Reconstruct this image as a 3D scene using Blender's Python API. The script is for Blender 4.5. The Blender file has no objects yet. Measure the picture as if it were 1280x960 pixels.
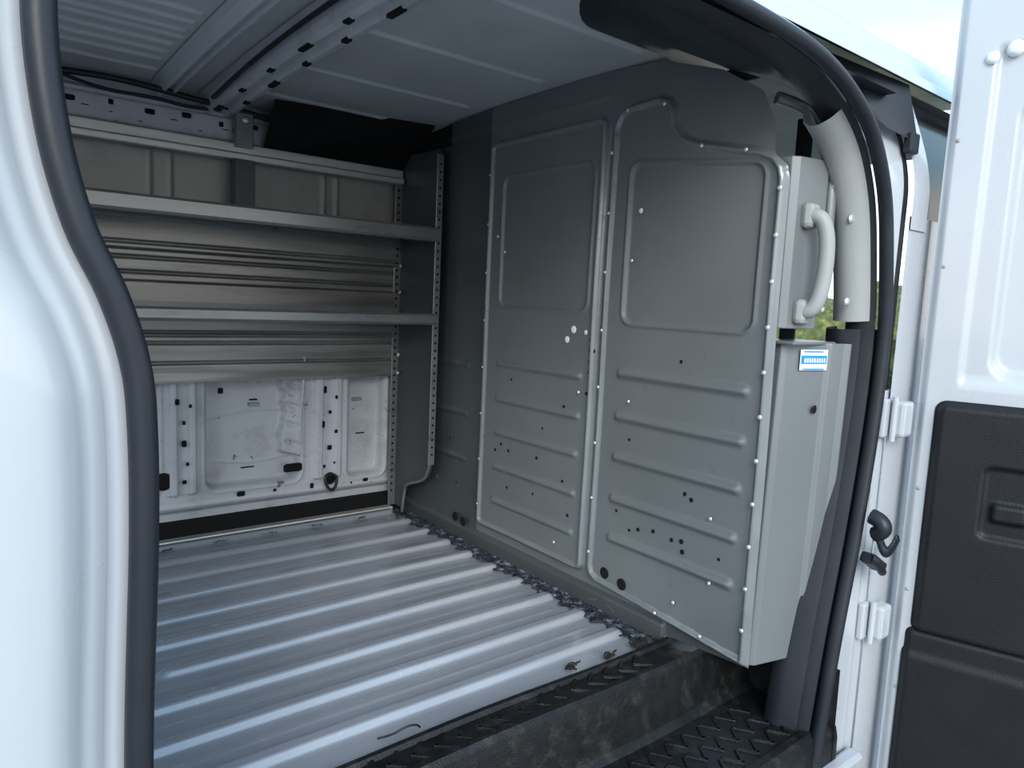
import bpy, bmesh, math, random
import numpy as np
from mathutils import Vector, Matrix
random.seed(4); np.random.seed(4)
SC=bpy.context.scene; COL=SC.collection

# ---------------------------------------------------------------- materials
def mat(name,c,rough=.5,metal=0.,var=.06,scale=6.,bump=0.,bscale=80.,coat=0.,dirt=None,dirt_amt=.5,dscale=3.,stretch=None,rvar=.1,scr=0.,scrc=(.5,.5,.5)):
    m=bpy.data.materials.new(name); m.use_nodes=True; nt=m.node_tree; b=nt.nodes['Principled BSDF']
    N=nt.nodes.new; L=nt.links.new
    tc=N('ShaderNodeTexCoord'); mp=N('ShaderNodeMapping'); L(tc.outputs['Object'],mp.inputs[0])
    if stretch: mp.inputs['Scale'].default_value=stretch
    n=N('ShaderNodeTexNoise'); n.inputs['Scale'].default_value=scale; n.inputs['Detail'].default_value=6; L(mp.outputs[0],n.inputs[0])
    r=N('ShaderNodeValToRGB'); r.color_ramp.elements[0].position=.3; r.color_ramp.elements[1].position=.7
    lo=[max(0,x*(1-var)) for x in c]; hi=[min(1,x*(1+var)) for x in c]
    r.color_ramp.elements[0].color=(*lo,1); r.color_ramp.elements[1].color=(*hi,1); L(n.outputs[0],r.inputs[0])
    out=r.outputs[0]
    if dirt:
        n2=N('ShaderNodeTexNoise'); n2.inputs['Scale'].default_value=dscale; n2.inputs['Detail'].default_value=10; n2.inputs['Roughness'].default_value=.7; L(mp.outputs[0],n2.inputs[0])
        r2=N('ShaderNodeValToRGB'); r2.color_ramp.elements[0].position=.52; r2.color_ramp.elements[1].position=.75
        r2.color_ramp.elements[0].color=(0,0,0,1); r2.color_ramp.elements[1].color=(dirt_amt,)*3+(1,); L(n2.outputs[0],r2.inputs[0])
        mx=N('ShaderNodeMix'); mx.data_type='RGBA'; L(r2.outputs[0],mx.inputs[0]); L(out,mx.inputs[6]); mx.inputs[7].default_value=(*dirt,1); out=mx.outputs[2]
    if scr:
        # short irregular scuffs: thin level-set lines of a noise, broken by a second noise
        mp2=N('ShaderNodeMapping'); mp2.inputs['Rotation'].default_value=(.5,.3,.7); L(tc.outputs['Object'],mp2.inputs[0])
        n4=N('ShaderNodeTexNoise'); n4.inputs['Scale'].default_value=9; n4.inputs['Detail'].default_value=1; L(mp2.outputs[0],n4.inputs[0])
        s1=N('ShaderNodeMath'); s1.operation='SUBTRACT'; s1.inputs[1].default_value=.5; L(n4.outputs[0],s1.inputs[0])
        s2=N('ShaderNodeMath'); s2.operation='ABSOLUTE'; L(s1.outputs[0],s2.inputs[0])
        s3=N('ShaderNodeMath'); s3.operation='LESS_THAN'; s3.inputs[1].default_value=.004; L(s2.outputs[0],s3.inputs[0])
        n5=N('ShaderNodeTexNoise'); n5.inputs['Scale'].default_value=26; L(tc.outputs['Object'],n5.inputs[0])
        s4=N('ShaderNodeMath'); s4.operation='GREATER_THAN'; s4.inputs[1].default_value=.64; L(n5.outputs[0],s4.inputs[0])
        s5=N('ShaderNodeMath'); s5.operation='MULTIPLY'; L(s3.outputs[0],s5.inputs[0]); L(s4.outputs[0],s5.inputs[1])
        s6=N('ShaderNodeMath'); s6.operation='MULTIPLY'; s6.inputs[1].default_value=scr; L(s5.outputs[0],s6.inputs[0])
        mx2=N('ShaderNodeMix'); mx2.data_type='RGBA'; L(s6.outputs[0],mx2.inputs[0]); L(out,mx2.inputs[6]); mx2.inputs[7].default_value=(*scrc,1); out=mx2.outputs[2]
    L(out,b.inputs['Base Color'])
    mr=N('ShaderNodeMapRange'); mr.inputs[3].default_value=max(.02,rough-rvar); mr.inputs[4].default_value=min(1,rough+rvar); L(n.outputs[0],mr.inputs[0]); L(mr.outputs[0],b.inputs['Roughness'])
    b.inputs['Metallic'].default_value=metal
    b.inputs['Coat Weight'].default_value=coat; b.inputs['Coat Roughness'].default_value=.08
    if bump:
        n3=N('ShaderNodeTexNoise'); n3.inputs['Scale'].default_value=bscale; n3.inputs['Detail'].default_value=3; L(tc.outputs['Object'],n3.inputs[0])
        bp=N('ShaderNodeBump'); bp.inputs['Strength'].default_value=bump; bp.inputs['Distance'].default_value=.002; L(n3.outputs[0],bp.inputs['Height']); L(bp.outputs[0],b.inputs['Normal'])
    return m
M={}
M['white']=mat('white_body_paint',(.46,.485,.51),.28,0,.02,3,coat=.7,bump=.02,bscale=20)
M['whiteint']=mat('white_interior_paint',(.52,.53,.56),.40,0,.06,5,dirt=(.18,.17,.165),dirt_amt=.5,dscale=7,scr=.8,scrc=(.10,.10,.10))
M['roofp']=mat('roof_paint',(.52,.535,.545),.40,0,.05,4,dirt=(.33,.33,.33),dirt_amt=.35,dscale=5)
M['grey']=mat('grey_partition_paint',(.176,.191,.197),.36,.15,.05,3,bump=.12,bscale=120,dirt=(.235,.25,.25),dirt_amt=.3,dscale=5,scr=.35,scrc=(.07,.07,.07))
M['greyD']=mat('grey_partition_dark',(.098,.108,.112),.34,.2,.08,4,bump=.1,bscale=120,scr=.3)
M['greyF']=mat('grey_flange_highlight',(.225,.243,.25),.30,.25,.08,9,bump=.1,bscale=120)  # lighter grey paints the highlight onto the flange ridges
M['greyL']=mat('grey_filler_paint',(.205,.218,.223),.34,.2,.05,3,bump=.1,bscale=120)
M['shelf']=mat('grey_shelf_paint',(.27,.275,.27),.30,.5,.14,6,stretch=(.5,1,3),dirt=(.10,.10,.10),dirt_amt=.5,dscale=6)
M['alu']=mat('scuffed_aluminium',(.27,.265,.252),.34,.5,.24,5,stretch=(.35,1,5),dirt=(.10,.095,.09),dirt_amt=.7,dscale=4)
M['alubr']=mat('bright_aluminium',(.70,.685,.65),.35,.5,.15,8,stretch=(.4,1,5),dirt=(.30,.25,.20),dirt_amt=.6,dscale=8)
M['floor']=mat('floor_grey_paint',(.355,.372,.405),.24,.2,.05,4,coat=.55,dirt=(.26,.265,.27),dirt_amt=.35,dscale=5,scr=.45,scrc=(.6,.6,.62))
M['rubber']=mat('black_rubber',(.020,.024,.031),.42,0,.15,10,bump=.1)
M['blackp']=mat('black_textured_plastic',(.012,.013,.014),.42,0,.25,30,bump=.7,bscale=300,dirt=(.10,.088,.075),dirt_amt=.5,dscale=22,rvar=.2)
M['doorp']=mat('black_door_trim',(.010,.011,.013),.5,0,.15,10,bump=.5,bscale=350)
M['visor']=mat('dark_headliner_plastic',(.026,.036,.042),.36,0,.1,10,bump=.4,bscale=250)
M['hole_shade']=mat('dark_hole_and_shade',(.006,.006,.007),.8)  # holes and dark marks, also the painted shade in the upper corner
M['steel']=mat('bolt_steel',(.68,.68,.68),.38,.6)
M['trim']=mat('pillar_trim_plastic',(.33,.34,.335),.55,0,.04,10,bump=.2,bscale=300)
M['beige']=mat('primer_beige_panel',(.45,.44,.405),.42,.1,.08,4,dirt=(.20,.19,.17),dirt_amt=.45,dscale=6)
M['debris']=mat('adhesive_residue',(.035,.04,.05),.7,0,.8,60,bump=1.,bscale=150,dirt=(.38,.46,.58),dirt_amt=1.,dscale=38)
M['rust']=mat('rusty_clip',(.04,.032,.026),.8,.3,.5,60,bump=.8)
M['ground']=mat('asphalt',(.30,.29,.28),.9,0,.2,30,bump=.5,dirt=(.36,.34,.31),dirt_amt=.4,dscale=2)
M['sw']=mat('sticker_white',(.75,.78,.8),.4); M['sb']=mat('sticker_blue',(.03,.28,.55),.4)
M['glass']=mat('dark_window_glass',(.02,.025,.03),.08)
M['leaf']=mat('hedge_leaves',(.10,.12,.04),.8,0,.5,8,bump=1.,bscale=10,dirt=(.4,.30,.05),dirt_amt=.7,dscale=4)

# ---------------------------------------------------------------- helpers
def empty(name,loc=(0,0,0)):
    e=bpy.data.objects.new(name,None); e.location=loc; COL.objects.link(e); e.empty_display_size=.05; return e
def mkobj(name,verts,faces,m,parent=None,smooth=False):
    me=bpy.data.meshes.new(name); me.from_pydata(verts,[],faces); me.update()
    o=bpy.data.objects.new(name,me); COL.objects.link(o)
    for x in (m if isinstance(m,(list,tuple)) else [m]): me.materials.append(x)
    if smooth: me.polygons.foreach_set('use_smooth',[True]*len(me.polygons))
    if parent: o.parent=parent
    return o
def fixn(o):
    bm=bmesh.new(); bm.from_mesh(o.data); bmesh.ops.recalc_face_normals(bm,faces=bm.faces); bm.to_mesh(o.data); bm.free()
def box(name,a,b,m,parent=None,bev=.004,rot=None):
    a=Vector(a);b=Vector(b); c=(a+b)/2; s=b-a
    bm=bmesh.new(); bmesh.ops.create_cube(bm,size=1)
    for v in bm.verts: v.co=Vector((v.co.x*s.x,v.co.y*s.y,v.co.z*s.z))
    bv=min(bev,min(abs(s.x),abs(s.y),abs(s.z))*.45)
    if bev: bmesh.ops.bevel(bm,geom=bm.edges[:],offset=bv,segments=2,profile=.5,affect='EDGES')
    me=bpy.data.meshes.new(name)
    R=rot.to_matrix().to_4x4() if rot else Matrix()
    bmesh.ops.transform(bm,matrix=Matrix.Translation(c)@R,verts=bm.verts)
    bm.to_mesh(me); bm.free(); me.materials.append(m)
    o=bpy.data.objects.new(name,me); COL.objects.link(o)
    if parent:o.parent=parent
    return o
def ss(x): x=np.clip(x,0,1); return x*x*(3-2*x)
def rbox(U,V,u0,u1,v0,v1,r):
    cu,cv=(u0+u1)/2,(v0+v1)/2; du=np.abs(U-cu)-(u1-u0)/2+r; dv=np.abs(V-cv)-(v1-v0)/2+r
    return np.hypot(np.maximum(du,0),np.maximum(dv,0))+np.minimum(np.maximum(du,dv),0)-r
def seg(U,V,a,b):
    ax,ay=a;bx,by=b; dx,dy=bx-ax,by-ay; t=np.clip(((U-ax)*dx+(V-ay)*dy)/(dx*dx+dy*dy+1e-12),0,1)
    return np.hypot(U-ax-t*dx,V-ay-t*dy)
def poly(U,V,P):
    d=np.full(U.shape,1e9); ins=np.zeros(U.shape,bool); n=len(P)
    for i in range(n):
        a=P[i];b=P[(i+1)%n]; d=np.minimum(d,seg(U,V,a,b))
        c=((a[1]>V)!=(b[1]>V)); x=(b[0]-a[0])*(V-a[1])/((b[1]-a[1]) if b[1]!=a[1] else 1e-9)+a[0]
        ins^=c&(U<x)
    return np.where(ins,-d,d)
def hfield(name,u0,u1,v0,v1,du,dv,h,tomap,m,parent=None,mask=None,midx=None,smooth=True):
    nu=max(2,int(round((u1-u0)/du))+1); nv=max(2,int(round((v1-v0)/dv))+1)
    U,V=np.meshgrid(np.linspace(u0,u1,nu),np.linspace(v0,v1,nv),indexing='ij')
    if mask:
        e=1e-4; s=mask(U,V); gu=(mask(U+e,V)-mask(U-e,V))/(2*e); gv=(mask(U,V+e)-mask(U,V-e))/(2*e)
        near=(s>0)&(s<1.5*max(du,dv)); U=np.where(near,U-s*gu,U); V=np.where(near,V-s*gv,V); keep=s<=1.5*max(du,dv); inside=s<=0
    H=h(U,V); X,Y,Z=tomap(U,V,H)
    vs=np.stack([X.ravel(),Y.ravel(),Z.ravel()],1)
    I=np.arange(nu*nv).reshape(nu,nv)
    q=np.stack([I[:-1,:-1],I[1:,:-1],I[1:,1:],I[:-1,1:]],-1).reshape(-1,4)
    if mask:
        k=keep.ravel()[q].all(1)&inside.ravel()[q].any(1); q=q[k]
        used=np.unique(q); rm=-np.ones(len(vs),int); rm[used]=np.arange(len(used)); vs=vs[used]; q=rm[q]
    o=mkobj(name,vs.tolist(),q.tolist(),m,parent,smooth)
    if midx is not None:
        c=vs[q].mean(1); idx=midx(c); o.data.polygons.foreach_set('material_index',idx.astype(int).tolist())
    return o
def discs(name,pts,r,m,parent,axis='x',sgn=-1,dome=.3,seg_=10):
    """rows of small round fasteners / holes on a panel; pts are 3D centres"""
    vs=[];fs=[]
    for p in pts:
        rr=r*(p[3] if len(p)>3 else 1); b=len(vs)
        rings=[(1,0),(.8,dome*.7),(.4,dome)]
        for (k,hh) in rings:
            for i in range(seg_):
                a=2*math.pi*i/seg_; u=math.cos(a)*rr*k; v=math.sin(a)*rr*k; w=sgn*hh*rr
                if axis=='x': vs.append((p[0]+w,p[1]+u,p[2]+v))
                elif axis=='y': vs.append((p[0]+u,p[1]+w,p[2]+v))
                else: vs.append((p[0]+u,p[1]+v,p[2]+w))
        for k in range(2):
            for i in range(seg_):
                j=(i+1)%seg_; fs.append((b+k*seg_+i,b+k*seg_+j,b+(k+1)*seg_+j,b+(k+1)*seg_+i))
        fs.append(tuple(b+2*seg_+i for i in range(seg_)))
    return mkobj(name,vs,fs,m,parent,True)
def tube(name,pts,r,m,parent=None,n=10,closed=False):
    cu=bpy.data.curves.new(name,'CURVE'); cu.dimensions='3D'; sp=cu.splines.new('NURBS' if len(pts)>3 else 'POLY'); sp.points.add(len(pts)-1)
    for i,p in enumerate(pts): sp.points[i].co=(*p,1)
    if len(pts)>3: sp.order_u=3; sp.use_endpoint_u=not closed
    sp.use_cyclic_u=closed; cu.bevel_depth=r; cu.bevel_resolution=3; cu.use_fill_caps=True; cu.resolution_u=8
    cu.materials.append(m); o=bpy.data.objects.new(name,cu); COL.objects.link(o)
    if parent:o.parent=parent
    return o

# ---------------------------------------------------------------- floor
RIB=[.30+.135*k for k in range(10)]
def hfloor(X,Y):
    h=np.zeros_like(X)
    for k,y in enumerate(RIB):
        x0=-2.3 if k!=3 else -1.06
        d=seg(X,Y,(x0,y),(-.075,y)); h=np.maximum(h,.015*ss((.023-d)/.012))
        d2=seg(X,Y,(-2.3,y+.068),(-.12,y+.068)); h=np.maximum(h,.0012*ss((.008-d2)/.005))
    h+= .0008*np.sin(X*7+1)*np.sin(Y*6)
    return h
floor=hfield('floor',-2.3,-.045,.19,1.56,.012,.0035,hfloor,lambda U,V,H:(U,V,H),M['floor'])
hfield('adhesive_strip',-.07,.0,.19,1.56,.004,.004,lambda U,V:.003+.004*np.random.rand(*U.shape)*ss((U+.07)/.012+.3),lambda U,V,H:(U+(.010*np.sin(V*60)+.008*np.sin(V*143+1))*(U<-.06),V,H),M['debris'],floor,smooth=False)
hfield('edge_strip_rear',-2.2,-.05,1.50,1.555,.006,.006,lambda U,V:.003+.007*np.random.rand(*U.shape),lambda U,V,H:(U,V+.01*np.sin(U*37)*(V<1.51),H),M['debris'],floor,smooth=False)
box('subfloor',(-2.3,.12,-.06),(0.3,1.62,-.012),M['blackp'],floor)
box('front_sill_gap',(-.03,.19,-.02),(.3,1.6,.0),M['greyD'],floor)

# ---------------------------------------------------------------- step
step=empty('side_door_step')
prof=[(.205,-.01),(.20,.012),(.19,.020),(.178,.021),(.172,.013),(.125,.011),(.118,.018),(.105,.018),(.095,.008),(.09,-.01),(.078,-.065),(.070,-.105),(.055,-.118),(-.115,-.122),(-.122,-.114),(-.14,-.114),(-.152,-.125),(-.158,-.15),(-.16,-.25)]
vs=[];fs=[]; xs=[-1.33+i*.05 for i in range(32)]+[.22]
for x in xs:
    for (y,z) in prof: vs.append((x,y,z+(.003*math.sin(x*8))))
n=len(prof)
for i in range(len(xs)-1):
    for j in range(n-1): fs.append((i*n+j,(i+1)*n+j,(i+1)*n+j+1,i*n+j+1))
o=mkobj('sill_and_tread',vs,fs,M['blackp'],step,False); fixn(o)
o=mkobj('end_wall',[(.195,.2,.03),(.195,-.16,.03),(.20,-.16,-.25),(.20,.2,-.25)],[(0,1,2,3)],M['blackp'],step)
vs=[];fs=[]
def bar(cx,cy,z,l,w,ang,hh=.006):
    c,s=math.cos(ang),math.sin(ang); b=len(vs)
    for k,(a,zz) in enumerate(((1,0),(.75,hh))):
        for (u,v) in ((-l/2,-w/2),(l/2,-w/2),(l/2,w/2),(-l/2,w/2)):
            v*=a; u*=(1 if k==0 else .94)
            vs.append((cx+u*c-v*s,cy+u*s+v*c,z+zz))
    fs.append((b+4,b+5,b+6,b+7))
    for i in range(4): j=(i+1)%4; fs.append((b+i,b+j,b+4+j,b+4+i))
x=-1.25
while x<.14:
    for r in range(3):
        y=.015-r*.052
        for k in (-1,1): bar(x+k*.012,y,-.122+.003*math.sin(x*8),.05,.008,k*.95)
    x+=.058
x=-1.25
while x<-.1:
    for k in (-1,1): bar(x,.148+k*.013,.010,.045,.008,k*.7,.006)
    x+=.05
mkobj('tread_pattern',vs,fs,M['blackp'],step)
box('rocker_panel',(-1.35,-.19,-.5),(.3,-.15,-.2),M['white'],step,.01)

# ---------------------------------------------------------------- partition
part=empty('partition_bulkhead')
NEAR=[(-.045,.04),(-.04,1.13),(-.032,1.16),(-.012,1.185),(.03,1.203),(.20,1.243),(.24,1.26),(.262,1.29),(.27,1.33),(.288,1.355),(.32,1.367),(.42,1.362),(.455,1.35),(.475,1.315),(.48,.12),(.47,.09),(.44,.075)]
OUT=[(-.045,.04),(-.04,1.13),(-.032,1.16),(0.0,1.19),(.005,1.25),(.04,1.325),(.15,1.392),(.33,1.452),(.6,1.468),(1.0,1.462),(1.27,1.45),(1.62,1.43),(1.62,.0),(.2,.0),(.2,.02)]
def hpart(Y,Z):
    h=np.zeros_like(Y)
    dn=poly(Y,Z,NEAR); dm=rbox(Y,Z,.495,1.02,.085,1.35,.03)
    for d in (dn,dm):
        h=np.maximum(h,.010*ss(-d/.006)); h=np.maximum(h,.020*ss(1-np.abs(d+.012)/.012))
    w1=rbox(Y,Z+(.40-Y)*.12*np.clip((Z-.8)/.4,0,1),.01,.405,.80,1.215,.035)
    w2=rbox(Y,Z,.535,.945,.825,1.235,.035)
    for w in (w1,w2):
        h+= .005*ss(1-np.abs(w)/.007) - .004*ss(-w/.008)
    for z in (.67,.555,.445,.33,.22):
        h+=.010*ss(1-seg(Y,Z,(.02,z),(.395,z))/.017)
    for z in (.645,.53,.42,.305,.19):
        h+=.008*ss(1-seg(Y,Z,(.555,z),(.93,z))/.015)
    for z in (.62,.45,.29):
        h+=.006*ss(1-seg(Y,Z,(1.12,z),(1.5,z))/.015)
    h+=.010*ss((.055-Z)/.01)*(Y>.2)
    h+=.004*ss(1-np.abs(Z-1.40)/.012)*(Y>.5)
    h+=.0015*np.sin(Y*11+2)*np.sin(Z*9)
    return h
def pidx(c):
    Y,Z=c[:,1],c[:,2]
    dn=poly(Y,Z,NEAR); dm=rbox(Y,Z,.495,1.02,.085,1.35,.03)
    fl=((np.abs(dn+.012)<.0115)|(np.abs(dm+.012)<.0115))
    return np.where((Z>1.375)&(Y>1.27),3,np.where(fl,2,((Z<.06)|(Y>1.035)).astype(int)))  # top far corner of the sheet coloured black as painted shade
hfield('bulkhead_sheet',-.05,1.62,0,1.48,.0045,.0045,hpart,lambda U,V,H:(-H,U,V),[M['grey'],M['greyD'],M['greyF'],M['hole_shade']],part,mask=lambda U,V:poly(U,V,OUT),midx=pidx)
b=[]
for z in np.arange(.13,1.12,.098): b.append((-.020,-.030,z))
for z in np.arange(.16,1.30,.155): b+= [(-.020,.468,z,.8),(-.020,1.008,z,.7)]
for (y,z) in [(.42,1.345),(.30,1.34),(.18,1.225),(.06,1.20),(.36,.60),(.17,.12),(.08,.36),(.07,.205),(.55,.60),(.96,1.05),(.92,1.0),(.22,.075),(.08,.07),(.62,.14),(.38,.965)]: b.append((-.014 if z<1.2 and z>.1 else -.020,y,z,.9))
discs('bolts',b,.0058,M['steel'],part,dome=.5)
hl=[]
for (y,z,s) in [(.41,.115,3.),(.345,.105,3.),(1.10,.07,3.),(1.15,.075,3.),(.93,.36,1),(.9,.385,1),(.86,.37,1),(.72,.375,1),(.57,.235,1),(.52,.6,1),(.50,.72,1),(.3,.27,1),(.25,.28,1),(.19,.275,1),(.16,.28,1.2),(.155,.255,1.2),(.33,.26,.8),(.16,.40,1),(.14,.39,1.1),(.05,.44,.8),(.35,.50,.8),(.10,.56,.8),(.2,.72,.8),(.38,.3,.8),(.86,.25,.9),(.6,.33,.9),(.73,.26,.8),(.86,.6,.8),(.61,.55,.9),(.7,.47,.8),(1.2,.35,.9),(1.3,.5,.9),(1.15,.2,.8),(.05,.27,.8)]:
    hl.append((-.0115,y,z,s))
for z in (.66,.69,.72,.75): hl.append((-.0115,.515,z,.9))
discs('drill_holes',hl,.0055,M['hole_shade'],part,dome=.05)
discs('light_holes',[(-.012,.585,.775,1.1),(-.012,.61,.745,1.),(-.012,.535,.77,.7),(-.012,.36,1.09,.7)],.010,M['sw'],part,dome=.1)
def ext(name,pts,z0,z1,m,parent,tilt=0.):
    vs=[(x,y,z0) for x,y in pts]+[(x+tilt,y,z1) for x,y in pts]; n=len(pts)
    fs=[(i,i+1,n+i+1,n+i) for i in range(n-1)]
    o=mkobj(name,vs,fs,m,parent); md=o.modifiers.new('s','SOLIDIFY'); md.thickness=.006; md.offset=0
    bv=o.modifiers.new('b','BEVEL'); bv.width=.004; bv.segments=2; bv.limit_method='ANGLE'
    return o
ext('filler_lower',[(.02,.03),(.014,-.035),(.022,-.043),(.14,-.070),(.145,-.078),(.18,-.088),(.195,-.098),(.21,-.09),(.215,-.02)],.04,.785,M['greyL'],part,.02)
box('filler_cap',(.02,-.072,.78),(.2,.03,.788),M['greyL'],part)
ext('filler_upper',[(.01,.03),(.012,-.035),(.025,-.045),(.11,-.062),(.125,-.04),(.125,.05)],.815,1.18,M['greyL'],part,.0)
discs('filler_hole',[(.128,-.073,.635)],.010,M['hole_shade'],part,axis='y',dome=.1)
discs('filler_screws',[(.13,-.069,z) for z in (.86,1.0,1.13)],.007,M['steel'],part,axis='y',dome=.4)
tube('upper_arch_trim',[(.02,.02,1.31),(.07,-.01,1.30),(.12,-.04,1.26),(.135,-.055,1.2),(.135,-.06,1.1),(.135,-.06,1.0)],.013,M['greyL'],part)
gh=empty('grab_handle')
tube('grip',[(.055,-.055,1.055),(.055,-.075,1.06),(.062,-.092,1.045),(.068,-.10,1.0),(.068,-.10,.93),(.062,-.092,.87),(.055,-.075,.85),(.055,-.055,.855)],.0165,M['trim'],gh)
box('mount_top',(.035,-.075,1.03),(.08,-.048,1.085),M['trim'],gh,.012); box('mount_bottom',(.035,-.075,.825),(.08,-.048,.88),M['trim'],gh,.012)
st=empty('warning_sticker')
ang=math.atan2(-.027,.12)
def stick(nm,s0,s1,z0,z1,m,off):
    nx,ny=math.sin(ang),-math.cos(ang)
    s0+=.022;s1+=.022;z0+=.006;z1+=.002
    P=lambda s:(.035+s*math.cos(ang)+nx*off+.018, -.046+s*math.sin(ang)+ny*off-.004)
    a=P(s0);b_=P(s1); mkobj(nm,[(*a,z0),(*b_,z0),(*b_,z1),(*a,z1)],[(0,1,2,3)],m,st)
stick('paper',0,.085,.718,.768,M['sw'],.004); stick('blue_band',.003,.082,.732,.755,M['sb'],.0046)
for i in range(9): stick('print_%d'%i,.012+i*.0075,.017+i*.0075,.735,.749,M['sw'],.0052)
stick('print_top',.01,.07,.758,.765,M['sb'],.0046); stick('print_low',.01,.075,.719,.726,M['sb'],.0046)

# ---------------------------------------------------------------- far wall
def hwall(X,Z):
    h=np.zeros_like(X)
    R=[rbox(X,Z,-.735,-.405,.155,.62,.035),rbox(X,Z,-.215,-.06,.14,.62,.035),rbox(X,Z,-1.2,-.885,.16,.62,.035),rbox(X,Z,-2.1,-1.3,.16,.62,.035)]
    for d in R:
        h+=-.055*ss(-d/.010)+.006*ss(1-np.abs(d-.010)/.008)*(Z<.55)
    low=(Z<.6)&(Z>.15)
    for xc,w in ((-.81,.045),(-.30,.055)):
        h+=.020*ss((w-np.abs(X-xc))/.006)*low-.018*ss((w*.45-np.abs(X-xc))/.005)*low
    br=[(-.475,.62),(-.475,.50),(-.462,.48),(-.468,.44),(-.458,.41),(-.466,.36),(-.478,.33),(-.472,.26),(-.405,.24),(-.40,.62)]
    h+=.050*ss(-poly(X,Z,br)/.006)
    for z in (.30,.37,.44,.51): h+=-.014*ss(1-seg(X,Z,(-.452,z),(-.418,z-.012))/.011)
    h+=.006*ss(1-np.abs(Z-.40-.02*np.sin(X*9))/.007)*(R[0]<-.02)
    h+=.006*ss(1-np.abs(Z-.24-.01*np.sin(X*14))/.006)*(R[0]<-.02)
    h+=-.02*ss((.10-Z)/.015)
    h+=.006*ss(1-seg(X,Z,(-1.2,.11),(-.02,.11))/.008)
    for x in (-1.7,-.90,-.84,-.33,-.28): h+=.010*ss(1-np.abs(X-x)/.012)*(Z>1.05)*(Z<1.27)
    h+=.025*ss(-rbox(X,Z,-2.4,-.42,1.315,1.42,.012)/.012)
    h+=-.012*ss(1-seg(X,Z,(-2.2,1.40),(-.5,1.40))/.006)
    h+=.0015*np.sin(X*13)*np.sin(Z*17)
    return h
wall=hfield('wall_far',-2.3,.0,0.02,1.47,.005,.005,hwall,lambda U,V,H:(U,1.60-H,V),[M['whiteint'],M['beige']],None,midx=lambda c:((c[:,2]>1.0)&(c[:,2]<1.29)).astype(int))
def slots(name,L,y,m,parent):
    vs=[];fs=[]
    for (x,z,w,h_) in L:
        b=len(vs); n=12
        for i in range(n):
            a=2*math.pi*i/n; cx=max(-1,min(1,1.35*math.cos(a))); cz_=max(-1,min(1,1.35*math.sin(a)))
            vs.append((x+w/2*cx,y,z+h_/2*cz_))
        fs.append(tuple(range(b,b+n)))
    return mkobj(name,vs,fs,m,parent)
slots('column_slots',[(-.83,.47,.014,.02),(-.79,.455,.01,.012),(-.81,.40,.010,.014),(-.81,.33,.016,.022),(-.80,.26,.01,.012),(-.81,.20,.014,.014),(-.32,.49,.012,.026),(-.275,.46,.010,.014),(-.30,.405,.012,.012),(-.325,.36,.010,.026),(-.275,.33,.012,.014),(-.30,.27,.018,.018),(-.32,.20,.010,.012),(-.28,.21,.008,.008)],1.577,M['hole_shade'],wall)
slots('sill_slots',[(-.95,.128,.022,.016),(-.62,.13,.028,.018),(-.50,.128,.012,.010),(-.36,.126,.014,.02),(-.14,.124,.022,.016),(-.20,.118,.008,.008)],1.596,M['hole_shade'],wall)
slots('recess_cutouts',[(-.69,.50,.018,.020),(-.435,.205,.07,.032)],1.592,M['hole_shade'],wall)
discs('recess_round_hole',[(-.872,1.592,.205)],.030,M['hole_shade'],wall,axis='y',dome=.05,seg_=20)
slots('recess_clips_slots',[(-.56,.455,.03,.006),(-.58,.21,.05,.005),(-.14,.30,.04,.005)],1.652,M['hole_shade'],wall)
for i,(x,z) in enumerate([(-.56,.44),(-.16,.44),(-1.0,.44)]):
    box('panel_clip_%d'%i,(x-.02,1.638,z-.006),(x+.02,1.652,z+.004),M['trim'],wall,.002)
slots('rail_slots',[(-1.95+i*.105,1.372+.008*(i%2),.028 if i%3 else .014,.016) for i in range(15)],1.5735,M['hole_shade'],wall)
slots('rail_scratches',[(-1.25+i*.08+.02*random.random(),1.335+.03*random.random(),.02*random.random()+.004,.003) for i in range(14)],1.5733,M['hole_shade'],wall)
tube('wiring_harness',[(-2.2,1.52,1.43),(-1.6,1.53,1.425),(-1.2,1.52,1.425),(-1.0,1.50,1.435),(-.8,1.51,1.42),(-.65,1.52,1.415),(-.5,1.53,1.40),(-.45,1.54,1.36)],.009,M['rubber'],wall)
tube('wiring_harness_branch',[(-1.15,1.52,1.425),(-1.05,1.535,1.40),(-.9,1.54,1.41),(-.78,1.54,1.395),(-.7,1.54,1.41)],.005,M['rubber'],wall)
mkobj('upper_corner_shade',[(-.56,1.57,1.30),(-.01,1.57,1.30),(-.01,1.36,1.462),(-.56,1.44,1.462)],[(0,1,2,3)],M['hole_shade'],wall)  # black sheet added to stand for the shade under the ceiling corner
box('sill_dark_gap',(-2.3,1.570,.0),(-.02,1.62,.06),M['hole_shade'],wall,.003)
td=empty('tie_down_ring')
tube('ring',[(-.32,1.575,.165),(-.27,1.575,.165),(-.275,1.565,.125),(-.295,1.56,.105),(-.315,1.565,.125)],.0055,M['rubber'],td,closed=True)
discs('cup',[(-.295,1.582,.15)],.024,M['hole_shade'],td,axis='y',dome=.05)

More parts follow.
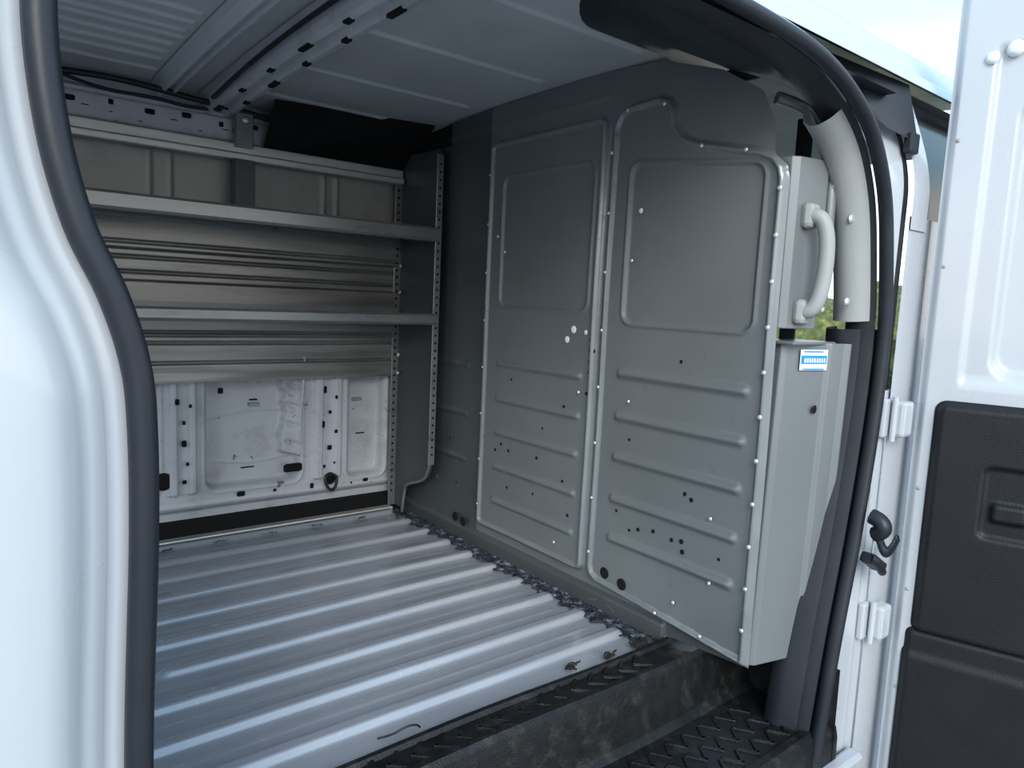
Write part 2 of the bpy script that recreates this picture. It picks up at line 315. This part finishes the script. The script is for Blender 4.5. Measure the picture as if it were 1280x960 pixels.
# ---------------------------------------------------------------- shelving
sh=empty('storage_shelf')
EP=[(1.27,.24),(1.27,1.33),(1.285,1.36),(1.555,1.37),(1.555,.02),(1.47,.02),(1.455,.10),(1.44,.13),(1.33,.165),(1.29,.19)]
def endp(name,x,sg):
    hfield(name,1.26,1.56,.01,1.375,.006,.006,lambda U,V:np.zeros_like(U),lambda U,V,H:(x+H,U,V),M['greyD'],sh,mask=lambda U,V:poly(U,V,EP))
    box(name+'_front_flange',(x-.024,1.264,.24),(x+.002,1.270,1.34),M['shelf'],sh,.002)
    box(name+'_rear_flange',(x-.028,1.549,.02),(x+.002,1.555,1.36),M['shelf'],sh,.002)
    discs(name+'_slots',[(x-.011,1.263,z) for z in np.arange(.28,1.32,.027)],.0045,M['hole_shade'],sh,axis='y',dome=.05,seg_=8)
    discs(name+'_rear_slots',[(x-.015,1.548,z) for z in np.arange(.08,1.34,.027)],.0048,M['hole_shade'],sh,axis='y',dome=.05,seg_=8)
endp('end_panel_front',-.035,1); endp('end_panel_rear',-1.95,-1)
tube('end_panel_foot',[(-.045,1.275,.24),(-.045,1.295,.19),(-.045,1.33,.165),(-.045,1.44,.13),(-.045,1.455,.10),(-.045,1.468,.015)],.006,M['shelf'],sh)
discs('end_panel_bolts',[(-.043,1.535,z) for z in (1.28,.96,.86,.62,.55)],.009,M['steel'],sh,dome=.6)
def shelf(name,z,lip):
    x0,x1=-1.945,-.045
    pr=[(1.285,z-lip-.002),(1.262,z-lip),(1.258,z-lip+.006),(1.258,z-.004),(1.262,z+.002),(1.275,z+.002),(1.28,z-.012),(1.54,z-.012),(1.545,z+.012)]
    nx=30; xs=np.linspace(x0,x1,nx); vs=[];fs=[]
    for x in xs:
        for (y,zz) in pr: vs.append((x,y,zz))
    n=len(pr)
    for i in range(nx-1):
        for j in range(n-1): fs.append((i*n+j,i*n+j+1,(i+1)*n+j+1,(i+1)*n+j))
    o=mkobj(name,vs,fs,M['shelf'],sh); md=o.modifiers.new('s','SOLIDIFY'); md.thickness=.0025
    discs(name+'_holes',[(x,1.2565,z-lip*.5) for x in np.arange(-1.85,-.08,.155)],.0042,M['hole_shade'],sh,axis='y',dome=.05,seg_=8)
shelf('shelf_upper',1.085,.042); shelf('shelf_middle',.785,.032)
def hb(X,Z):
    h=np.zeros_like(X)
    h+=.012*ss((Z-.952)/.006)+.008*ss((.862-Z)/.006)-.010*ss((.69-Z)/.006)
    for z in (.975,.93,.885,.70,.665,.60): h+=-.009*ss(1-np.abs(Z-z)/.007)
    h+=.004*np.sin(X*5)*ss((.57-Z)/.03)
    return h
hfield('back_panel',-1.94,-.06,.535,1.05,.03,.003,hb,lambda U,V,H:(U,1.552-H,V),M['alu'],sh)
box('back_top_rail',(-1.94,1.535,1.285),(-.04,1.56,1.315),M['alubr'],sh,.004)
box('back_top_rail_lip',(-1.94,1.525,1.262),(-.04,1.56,1.283),M['alubr'],sh,.004)
box('rear_hat_lip',(-1.94,1.53,1.045),(-.05,1.557,1.06),M['shelf'],sh,.003)
box('hanger_bracket',(-.665,1.515,1.09),(-.60,1.56,1.262),M['greyD'],sh,.003)
box('hanger_clamp',(-.66,1.515,1.30),(-.605,1.56,1.41),M['shelf'],sh,.004)
discs('hanger_bolt',[(-.632,1.512,1.385)],.013,M['steel'],sh,axis='y',dome=.7)
box('floor_rail',(-1.94,1.530,.004),(-.05,1.568,.018),M['alubr'],sh,.003)

# ---------------------------------------------------------------- ceiling
def hceil(X,Y):
    h=np.zeros_like(X)
    for y in (.35,.72,1.09,1.40):
        for (a,b_) in ((-.62,-.06),(-1.35,-.92),(-2.2,-1.5)):
            h+=.008*ss(1-seg(X,Y,(a,y),(b_,y))/.011)
    for y in (.9,.97,1.04,1.16,1.23,1.30): h+=.008*ss(1-seg(X,Y,(-2.2,y),(-.93,y))/.012)
    return h
cz=lambda Y:1.468-.02*((Y-.78)/.8)**2
ceil=hfield('ceiling',-2.3,.02,-.04,1.61,.01,.005,hceil,lambda U,V,H:(U,V,cz(V)-H),M['roofp'])
def bow(name,xc,w,dep,slots_,m):
    r=empty(name); pr=[(-w/2-.022,.0),(-w/2-.004,-.002),(-w/2,-dep*.5),(-w/2+.004,-dep),(-w/4,-dep-.004),(-w/8,-dep+.010),(w/8,-dep+.010),(w/4,-dep-.004),(w/2-.004,-dep),(w/2,-dep*.5),(w/2+.004,-.002),(w/2+.022,0)]
    ys=np.linspace(-.02,1.57,50); vs=[];fs=[]; n=len(pr)
    for y in ys:
        zb=cz(y)-.004
        for (dx,dz) in pr: vs.append((xc+dx,y,zb+dz))
    for i in range(49):
        for j in range(n-1): fs.append((i*n+j,(i+1)*n+j,(i+1)*n+j+1,i*n+j+1))
    o=mkobj('channel',vs,fs,m,r,False); fixn(o)
    if slots_:
        for k,(y) in enumerate(np.arange(.1,1.5,.115)):
            L_=.014 if k%3 else .030
            x0=xc-w*.34+(w*.56 if k%2 else 0)
            box('slot_%d'%k,(x0-.002,y-L_,cz(y)-dep-.011),(x0+.012,y+L_,cz(y)-dep-.004),M['hole_shade'],r,0)
        for k,(y) in enumerate(np.arange(.15,1.5,.19)):
            box('side_slot_%d'%k,(xc+w/2-.001,y-.030,cz(y)-dep*.75),(xc+w/2+.0045,y+.030,cz(y)-dep*.35),M['hole_shade'],r,0)
    return r
bow('roof_bow',-.70,.088,.045,True,M['whiteint']); bow('roof_bow',-.86,.05,.022,False,M['whiteint']); bow('roof_bow',-1.45,.085,.04,True,M['whiteint'])
tube('roof_wiring_harness',[(-.758,.0,1.43),(-.762,.4,1.44),(-.765,.8,1.44),(-.76,1.2,1.43),(-.75,1.45,1.42)],.006,M['rubber'])
dl=empty('dome_lamp'); box('lamp_base',(-.74,.17,1.395),(-.66,.24,1.42),M['trim'],dl,.006)
lm=mat('lamp_lens',(.9,.85,.6),.3); lm.node_tree.nodes['Principled BSDF'].inputs['Emission Color'].default_value=(1,.9,.6,1); lm.node_tree.nodes['Principled BSDF'].inputs['Emission Strength'].default_value=2
box('lamp_lens',(-.73,.18,1.385),(-.67,.23,1.398),lm,dl,.006)

# ---------------------------------------------------------------- side opening: frame, seal, skin
LOOP=[(-1.27,-.4),(-1.27,0.),(-1.27,.36),(-1.262,.60),(-1.262,.72),(-1.268,.78),(-1.285,.84),(-1.31,.90),(-1.328,.98),(-1.335,1.08),(-1.325,1.18),(-1.29,1.27),(-1.22,1.325),(-1.1,1.345),(-.8,1.35),(-.46,1.345),(-.22,1.335),(-.1,1.318),(0,1.285),(.08,1.24),(.14,1.18),(.19,1.09),(.222,.97),(.245,.84),(.248,.72),(.235,.55),(.205,.33),(.165,.11),(.12,-.19),(.09,-.4)]
def cr(P,k=6):
    out=[];n=len(P)
    for i in range(n-1):
        p0=np.array(P[max(i-1,0)]);p1=np.array(P[i]);p2=np.array(P[i+1]);p3=np.array(P[min(i+2,n-1)])
        for j in range(k):
            t=j/k; out.append(.5*((2*p1)+(-p0+p2)*t+(2*p0-5*p1+4*p2-p3)*t*t+(-p0+3*p1-3*p2+p3)*t**3))
    out.append(np.array(P[-1])); return np.array(out)
def sweep(name,prof,path,m,parent,closed=False,yfn=None,smooth=True):
    T=np.gradient(path,axis=0); T/=np.linalg.norm(T,axis=1)[:,None]; Nn=np.stack([-T[:,1],T[:,0]],1)
    vs=[];fs=[];n=len(prof)
    for p,nn in zip(path,Nn):
        for (o_,y) in prof:
            x=p[0]+nn[0]*o_; z=p[1]+nn[1]*o_
            vs.append((x,y+(yfn(x,z,o_) if yfn else 0),z))
    m_=n if closed else n-1
    for i in range(len(path)-1):
        for j in range(m_): fs.append((i*n+j,(i+1)*n+j,(i+1)*n+(j+1)%n,i*n+(j+1)%n))
    o=mkobj(name,vs,fs,m,parent,smooth); fixn(o); return o
PATH=cr(LOOP)
seal=empty('door_seal')
circ=lambda cx,cy,rx,ry,n=14:[(cx+rx*math.cos(2*math.pi*i/n),cy+ry*math.sin(2*math.pi*i/n)) for i in range(n)]
sweep('bulb',circ(0.,-.155,.0135,.015),PATH,M['rubber'],seal,True)
sweep('lip',[(-.004,-.135),(-.014,-.12),(-.018,-.09),(-.010,-.07)],PATH,M['rubber'],seal)
frame=empty('van_side_body')
yf=lambda x,z,o_: .14*float(ss(np.array((z-1.30)/.16)))*min(1,max(0,(o_-.02)/.08))
jl=[(.0,-.14),(.013,-.148),(.022,-.150),(.032,-.151),(.036,-.159),(.045,-.162),(.055,-.170),(.066,-.188),(.085,-.196),(.11,-.200),(.14,-.203)]
iL=[i for i,p in enumerate(PATH) if p[0]<-.62]; iR=[i for i,p in enumerate(PATH) if p[0]>=-.70]
sweep('door_jamb_rear',jl,PATH[iL],M['white'],frame,yfn=yf)
jr=[(.0,-.14),(.013,-.148),(.026,-.149),(.031,-.141),(.036,-.139),(.045,-.138),(.048,-.132)]
sweep('door_jamb_front',jr,PATH[iR],M['white'],frame,yfn=yf)
discs('jamb_dimples',[(-1.333,-.1625,z) for z in (.745,.715,.69,.67)],.0035,M['white'],frame,axis='y',dome=.6)
def skinY(z): return -.203+.17*float(ss(np.array((z-1.18)/.34)))
vs=[];fs=[];zs=np.linspace(-.45,1.5,30)
for z in zs:
    for x in (-2.4,-1.8,-1.5,-1.42): vs.append((x,skinY(z)+.0,z))
for i in range(29):
    for j in range(3): fs.append((i*4+j,i*4+j+1,(i+1)*4+j+1,(i+1)*4+j))
o=mkobj('rear_quarter_skin',vs,fs,M['white'],frame,True)
pr=[(-.128,1.375),(-.118,1.40),(-.105,1.412),(-.100,1.400),(-.088,1.402),(-.082,1.425),(-.06,1.468),(-.035,1.497),(.05,1.525),(.3,1.545),(.8,1.56),(1.3,1.545),(1.6,1.52),(1.72,1.42),(1.75,1.2),(1.75,-.4)]
vs=[];fs=[];n=len(pr)
for x in (-2.4,-1,.0,.5,1.2):
    for (y,z) in pr: vs.append((x,y,z))
for i in range(4):
    for j in range(n-1): fs.append((i*n+j,(i+1)*n+j,(i+1)*n+j+1,i*n+j+1))
o=mkobj('roof_skin',vs,fs,M['white'],frame,True); fixn(o)
tube('roof_drip_seam',[(-2.3,-.092,1.4),(-.5,-.092,1.4),(.3,-.092,1.4),(1.1,-.092,1.4)],.005,M['rubber'],frame)
dyf=lambda z:.10*float(ss(np.array((z-1.12)/.4)))
def strip(name,x0,x1,y0,y1,m,zt=1.42,z0=-.45):
    vs=[];fs=[]
    zz=np.linspace(z0,zt,26)
    for z in zz:
        dy=dyf(z)
        vs+= [(x0,y0+dy,z),(x1,y1+dy,z)]
    for i in range(25): fs.append((2*i,2*i+1,2*i+3,2*i+2))
    return mkobj(name,vs,fs,m,frame,True)
vs=[];fs=[]
for p in PATH:
    if p[0]>.05 and p[1]<1.27:
        vs+=[(p[0]+.040,-.137+dyf(p[1]),p[1]),(max(.298,p[0]+.05),-.142+dyf(p[1]),p[1])]
for i in range(len(vs)//2-1): fs.append((2*i,2*i+1,2*i+3,2*i+2))
mkobj('pillar_strip',vs,fs,M['white'],frame,True)
strip('pillar_gap',.296,.325,-.141,-.141,M['rubber'],1.36,.67); strip('pillar_gap_lower',.290,.325,-.142,-.146,M['white'],.68); strip('front_door_skin',.318,1.2,-.152,-.160,M['white'],1.08)
strip('front_window',.36,1.1,-.148,-.148,M['glass'],1.36,1.08); strip('front_window_frame',.318,.40,-.156,-.156,M['white'],1.40,1.05)
mkobj('corner_cover',[(.10,-.11,1.30),(.20,-.137,1.255),(.325,-.15,1.24),(.33,-.115,1.375),(.02,-.08,1.385)],[(0,1,2,3,4)],M['rubber'],frame)
box('corner_bumper',(.285,-.155,1.215),(.325,-.135,1.26),M['rubber'],frame,.005)
iR=[i for i,p in enumerate(PATH) if p[0]>.05 and p[1]<.84]; sweep('pillar_trim_lower',[(.01,-.135),(-.01,-.12),(-.02,-.10),(-.035,-.075),(-.04,-.04),(.0,-.02),(.05,-.02)],PATH[iR],M['rubber'],frame)
iR=[i for i,p in enumerate(PATH) if p[0]>.02 and p[1]>.82]; sweep('pillar_trim_upper',[(.01,-.13),(-.012,-.125),(-.030,-.110),(-.042,-.09),(-.042,-.07),(-.03,-.05),(.03,-.03)],PATH[iR],M['trim'],frame)
discs('pillar_trim_bolts',[(.160,-.098,1.06),(.178,-.098,.88)],.010,M['steel'],frame,axis='y',dome=.5)
box('seat_belt',(.175,.02,.7),(.18,.06,1.3),M['rubber'],frame,.001)
hv=[];hf_=[]; xs=np.linspace(-.66,.22,30)
for x in xs:
    s=float(ss(np.array((x+.66)/.42)))
    P_=[(-.02+.36*s,1.464),(-.04+.28*s,1.442),(-.06+.21*s,1.397),(-.07+.11*s,1.352),(-.10+.07*s,1.328),(-.14,1.33)]
    for (y,z) in P_: hv.append((x,y,z))
for i in range(29):
    for j in range(5): hf_.append((i*6+j,i*6+j+1,(i+1)*6+j+1,(i+1)*6+j))
hd=mkobj('header_trim',hv,hf_,M['visor'],None,True); fixn(hd)
box('cab_headliner',(.03,-.05,1.365),(1.1,1.6,1.40),M['visor'],None,.005)
mkobj('header_rail',[(-2.3,-.02,1.46),(-.64,-.02,1.46),(-.64,-.12,1.345),(-2.3,-.12,1.345)],[(0,1,2,3)],M['roofp'],frame)
dc=empty('door_check_cable')
tube('knob',[(.225,-.18,.40),(.225,-.205,.395),(.225,-.21,.37),(.23,-.19,.36)],.018,M['rubber'],dc)
co=[]
for i in range(110):
    a=i*.8; t=i/109; co.append((.235+.09*t+.009*math.cos(a),-.190-.01*t,.375-.05*math.sin(t*3.0)-.03*t+.010*math.sin(a)))
tube('coil',co,.0038,M['rubber'],dc)
lt=empty('door_latch_striker'); box('plate',(.215,-.20,.275),(.29,-.165,.30),M['rubber'],lt,.006,Matrix.Rotation(.5,3,'Y').to_quaternion()); tube('hook',[(.22,-.19,.305),(.235,-.20,.30),(.26,-.20,.27),(.285,-.19,.26)],.010,M['rubber'],lt)

# ---------------------------------------------------------------- open door at right
door=empty('open_side_door')
HX,HY=.385,-.185; dd=np.array([.3,-.954]); nn=np.array([-.954,-.3])
def dmap(U,V,H): return (HX+dd[0]*U+nn[0]*H, HY+dd[1]*U+nn[1]*H, V)
def hdoor(S,Z):
    h=np.zeros_like(S)
    h+=-.014*ss((.016-S)/.008)
    h+=-.035*ss(-rbox(S,Z,.130,.50,.72,1.34,.05)/.016)
    h+=-.010*ss((S-.075)/.012)*ss((Z-.70)/.02)*(1-ss((Z-1.43)/.02))
    h+=-.006*ss((S-.05)/.01)*(Z<.0)
    h+=.0012*np.sin(Z*9)*np.sin(S*20)
    return h
hfield('inner_panel',0,.62,-.40,1.62,.005,.008,hdoor,dmap,M['white'],door)
P=lambda s,h,z:(HX+dd[0]*s+nn[0]*h,HY+dd[1]*s+nn[1]*h,z)
mkobj('door_edge_and_skin',[P(0,-.014,-.4),P(0,-.014,1.62),P(-.004,-.07,1.62),P(-.004,-.07,-.4),P(.62,-.08,1.62),P(.62,-.08,-.4),P(.62,0,1.62),P(.62,0,-.4)],[(0,1,2,3),(3,2,4,5),(5,4,6,7)],M['white'],door)
def htr(S,Z):
    d=rbox(S,Z,.038,.60,.10,.665,.025); h=.002+.020*ss(-d/.018)
    h-=.010*ss(-rbox(S,Z,.145,.26,.36,.53,.02)/.01)
    h+=.014*ss(-rbox(S,Z,.165,.24,.40,.45,.012)/.01)
    return h
hfield('black_trim_panel',.03,.60,.08,.68,.005,.005,htr,dmap,M['doorp'],door,mask=lambda S,Z:rbox(S,Z,.038,.60,.10,.665,.025))
def htl(S,Z): return .004+.016*ss(-rbox(S,Z,.026,.60,-.38,.115,.02)/.015)-.006*ss((Z-.04)/.02)
hfield('black_map_pocket',.02,.60,-.385,.12,.005,.006,htl,dmap,M['doorp'],door,mask=lambda S,Z:rbox(S,Z,.026,.60,-.38,.115,.02))
discs('edge_bolts',[(*P(.022,.0,z),1) for z in (1.25,.97,.45,.2,-.05)],.005,M['trim'],door,dome=.4)
discs('window_plugs',[(*P(.07,.004,1.42),1.6),(*P(.11,.0,1.435),2.0)],.009,M['sw'],door,dome=.5)
for i,z in enumerate((.615,.12)):
    h=empty('door_hinge')
    box('leaf_body',(.288,-.158,z-.045),(.322,-.142,z+.045),M['white'],h,.005)
    box('leaf_door',(.315,-.190,z-.042),(.365,-.155,z+.042),M['white'],h,.008)
    tube('pin',[(.312,-.168,z-.052),(.312,-.168,z),(.312,-.168,z+.052)],.007,M['white'],h)

# ---------------------------------------------------------------- broken rusty clips left along the sill
for i,(x,y,s) in enumerate([(-.30,.222,1),(-.185,.212,.9),(-.085,.218,1.2)]):
    c=empty('rusty_clip',(x,y,.010))
    tube('loop',[(s*.016*math.cos(a+i),s*.012*math.sin(a+i),.003+.004*math.sin(a*2)) for a in np.linspace(0,5,9)],.0022,M['rust'],c)
    tube('tail',[(s*.014,0,.003),(s*.022,.008*s,.006),(s*.026,.004,.003),(s*.034,.008,.004)],.002,M['rust'],c)
    mkobj('tab',[(-.012*s,-.006,.001),(.004,-.010*s,.002),(.010*s,.002,.005),(.0,.009*s,.006),(-.010*s,.004,.002)],[(0,1,2,3,4)],M['rust'],c)
tube('loose_wire',[(-.80,.22,.02),(-.78,.20,.03),(-.755,.19,.045),(-.73,.19,.04),(-.72,.20,.025)],.002,M['rubber'])

# ---------------------------------------------------------------- outside
g=mkobj('ground',[(-60,-60,-.75),(60,-60,-.75),(60,60,-.75),(-60,60,-.75)],[(0,1,2,3)],M['ground'])
bm=bmesh.new()
for i in range(26):
    mtx=Matrix.Translation((13+random.random()*3,2+i*.65,-.2+random.random()*.9))@Matrix.Scale(1.1+random.random()*.5,4)
    bmesh.ops.create_icosphere(bm,subdivisions=3,radius=.8,matrix=mtx)
for v in bm.verts: v.co+=Vector((random.uniform(-.12,.12),random.uniform(-.12,.12),random.uniform(-.12,.12)))
me=bpy.data.meshes.new('hedge'); bm.to_mesh(me); bm.free(); me.materials.append(M['leaf']); ho=bpy.data.objects.new('hedge',me); COL.objects.link(ho)

# world
w=bpy.data.worlds.new('sky'); SC.world=w; w.use_nodes=True; nt=w.node_tree; bg=nt.nodes['Background']
tc=nt.nodes.new('ShaderNodeTexCoord'); sp=nt.nodes.new('ShaderNodeSeparateXYZ'); rp=nt.nodes.new('ShaderNodeValToRGB')
nt.links.new(tc.outputs['Generated'],sp.inputs[0]); nt.links.new(sp.outputs[2],rp.inputs[0]); nt.links.new(rp.outputs[0],bg.inputs[0])
e=rp.color_ramp.elements; e[0].position=0; e[0].color=(1,.98,.96,1); e[1].position=.8; e[1].color=(.48,.68,.95,1)
x=e.new(.15); x.color=(1,.99,.98,1); x=e.new(.34); x.color=(.44,.66,.80,1)
bg.inputs[1].default_value=1.25
sun=bpy.data.lights.new('sun','SUN'); sun.energy=2.0; sun.angle=.6; sun.color=(1,.965,.92); so=bpy.data.objects.new('sun',sun); COL.objects.link(so)
so.rotation_euler=Vector((.45,.75,-.50)).to_track_quat('-Z','Y').to_euler()

# camera
yaw,pt,rl=math.radians(38.389),math.radians(6.711),math.radians(2.585)
f=Vector((math.sin(yaw)*math.cos(pt),math.cos(yaw)*math.cos(pt),-math.sin(pt))); rt=Vector((math.cos(yaw),-math.sin(yaw),0)); up=rt.cross(f)
r2=rt*math.cos(rl)+up*math.sin(rl); u2=-rt*math.sin(rl)+up*math.cos(rl)
cam=bpy.data.cameras.new('camera'); cam.sensor_width=36; cam.lens=890.6/1280*36; cam.clip_start=.02
co_=bpy.data.objects.new('camera',cam); COL.objects.link(co_)
mw=Matrix((( r2.x,u2.x,-f.x,-1.403),(r2.y,u2.y,-f.y,-.9),(r2.z,u2.z,-f.z,.85),(0,0,0,1))); co_.matrix_world=mw
SC.camera=co_
SC.view_settings.view_transform='Standard'
try: SC.view_settings.look='Medium High Contrast'
except Exception: pass
SC.view_settings.exposure=.42
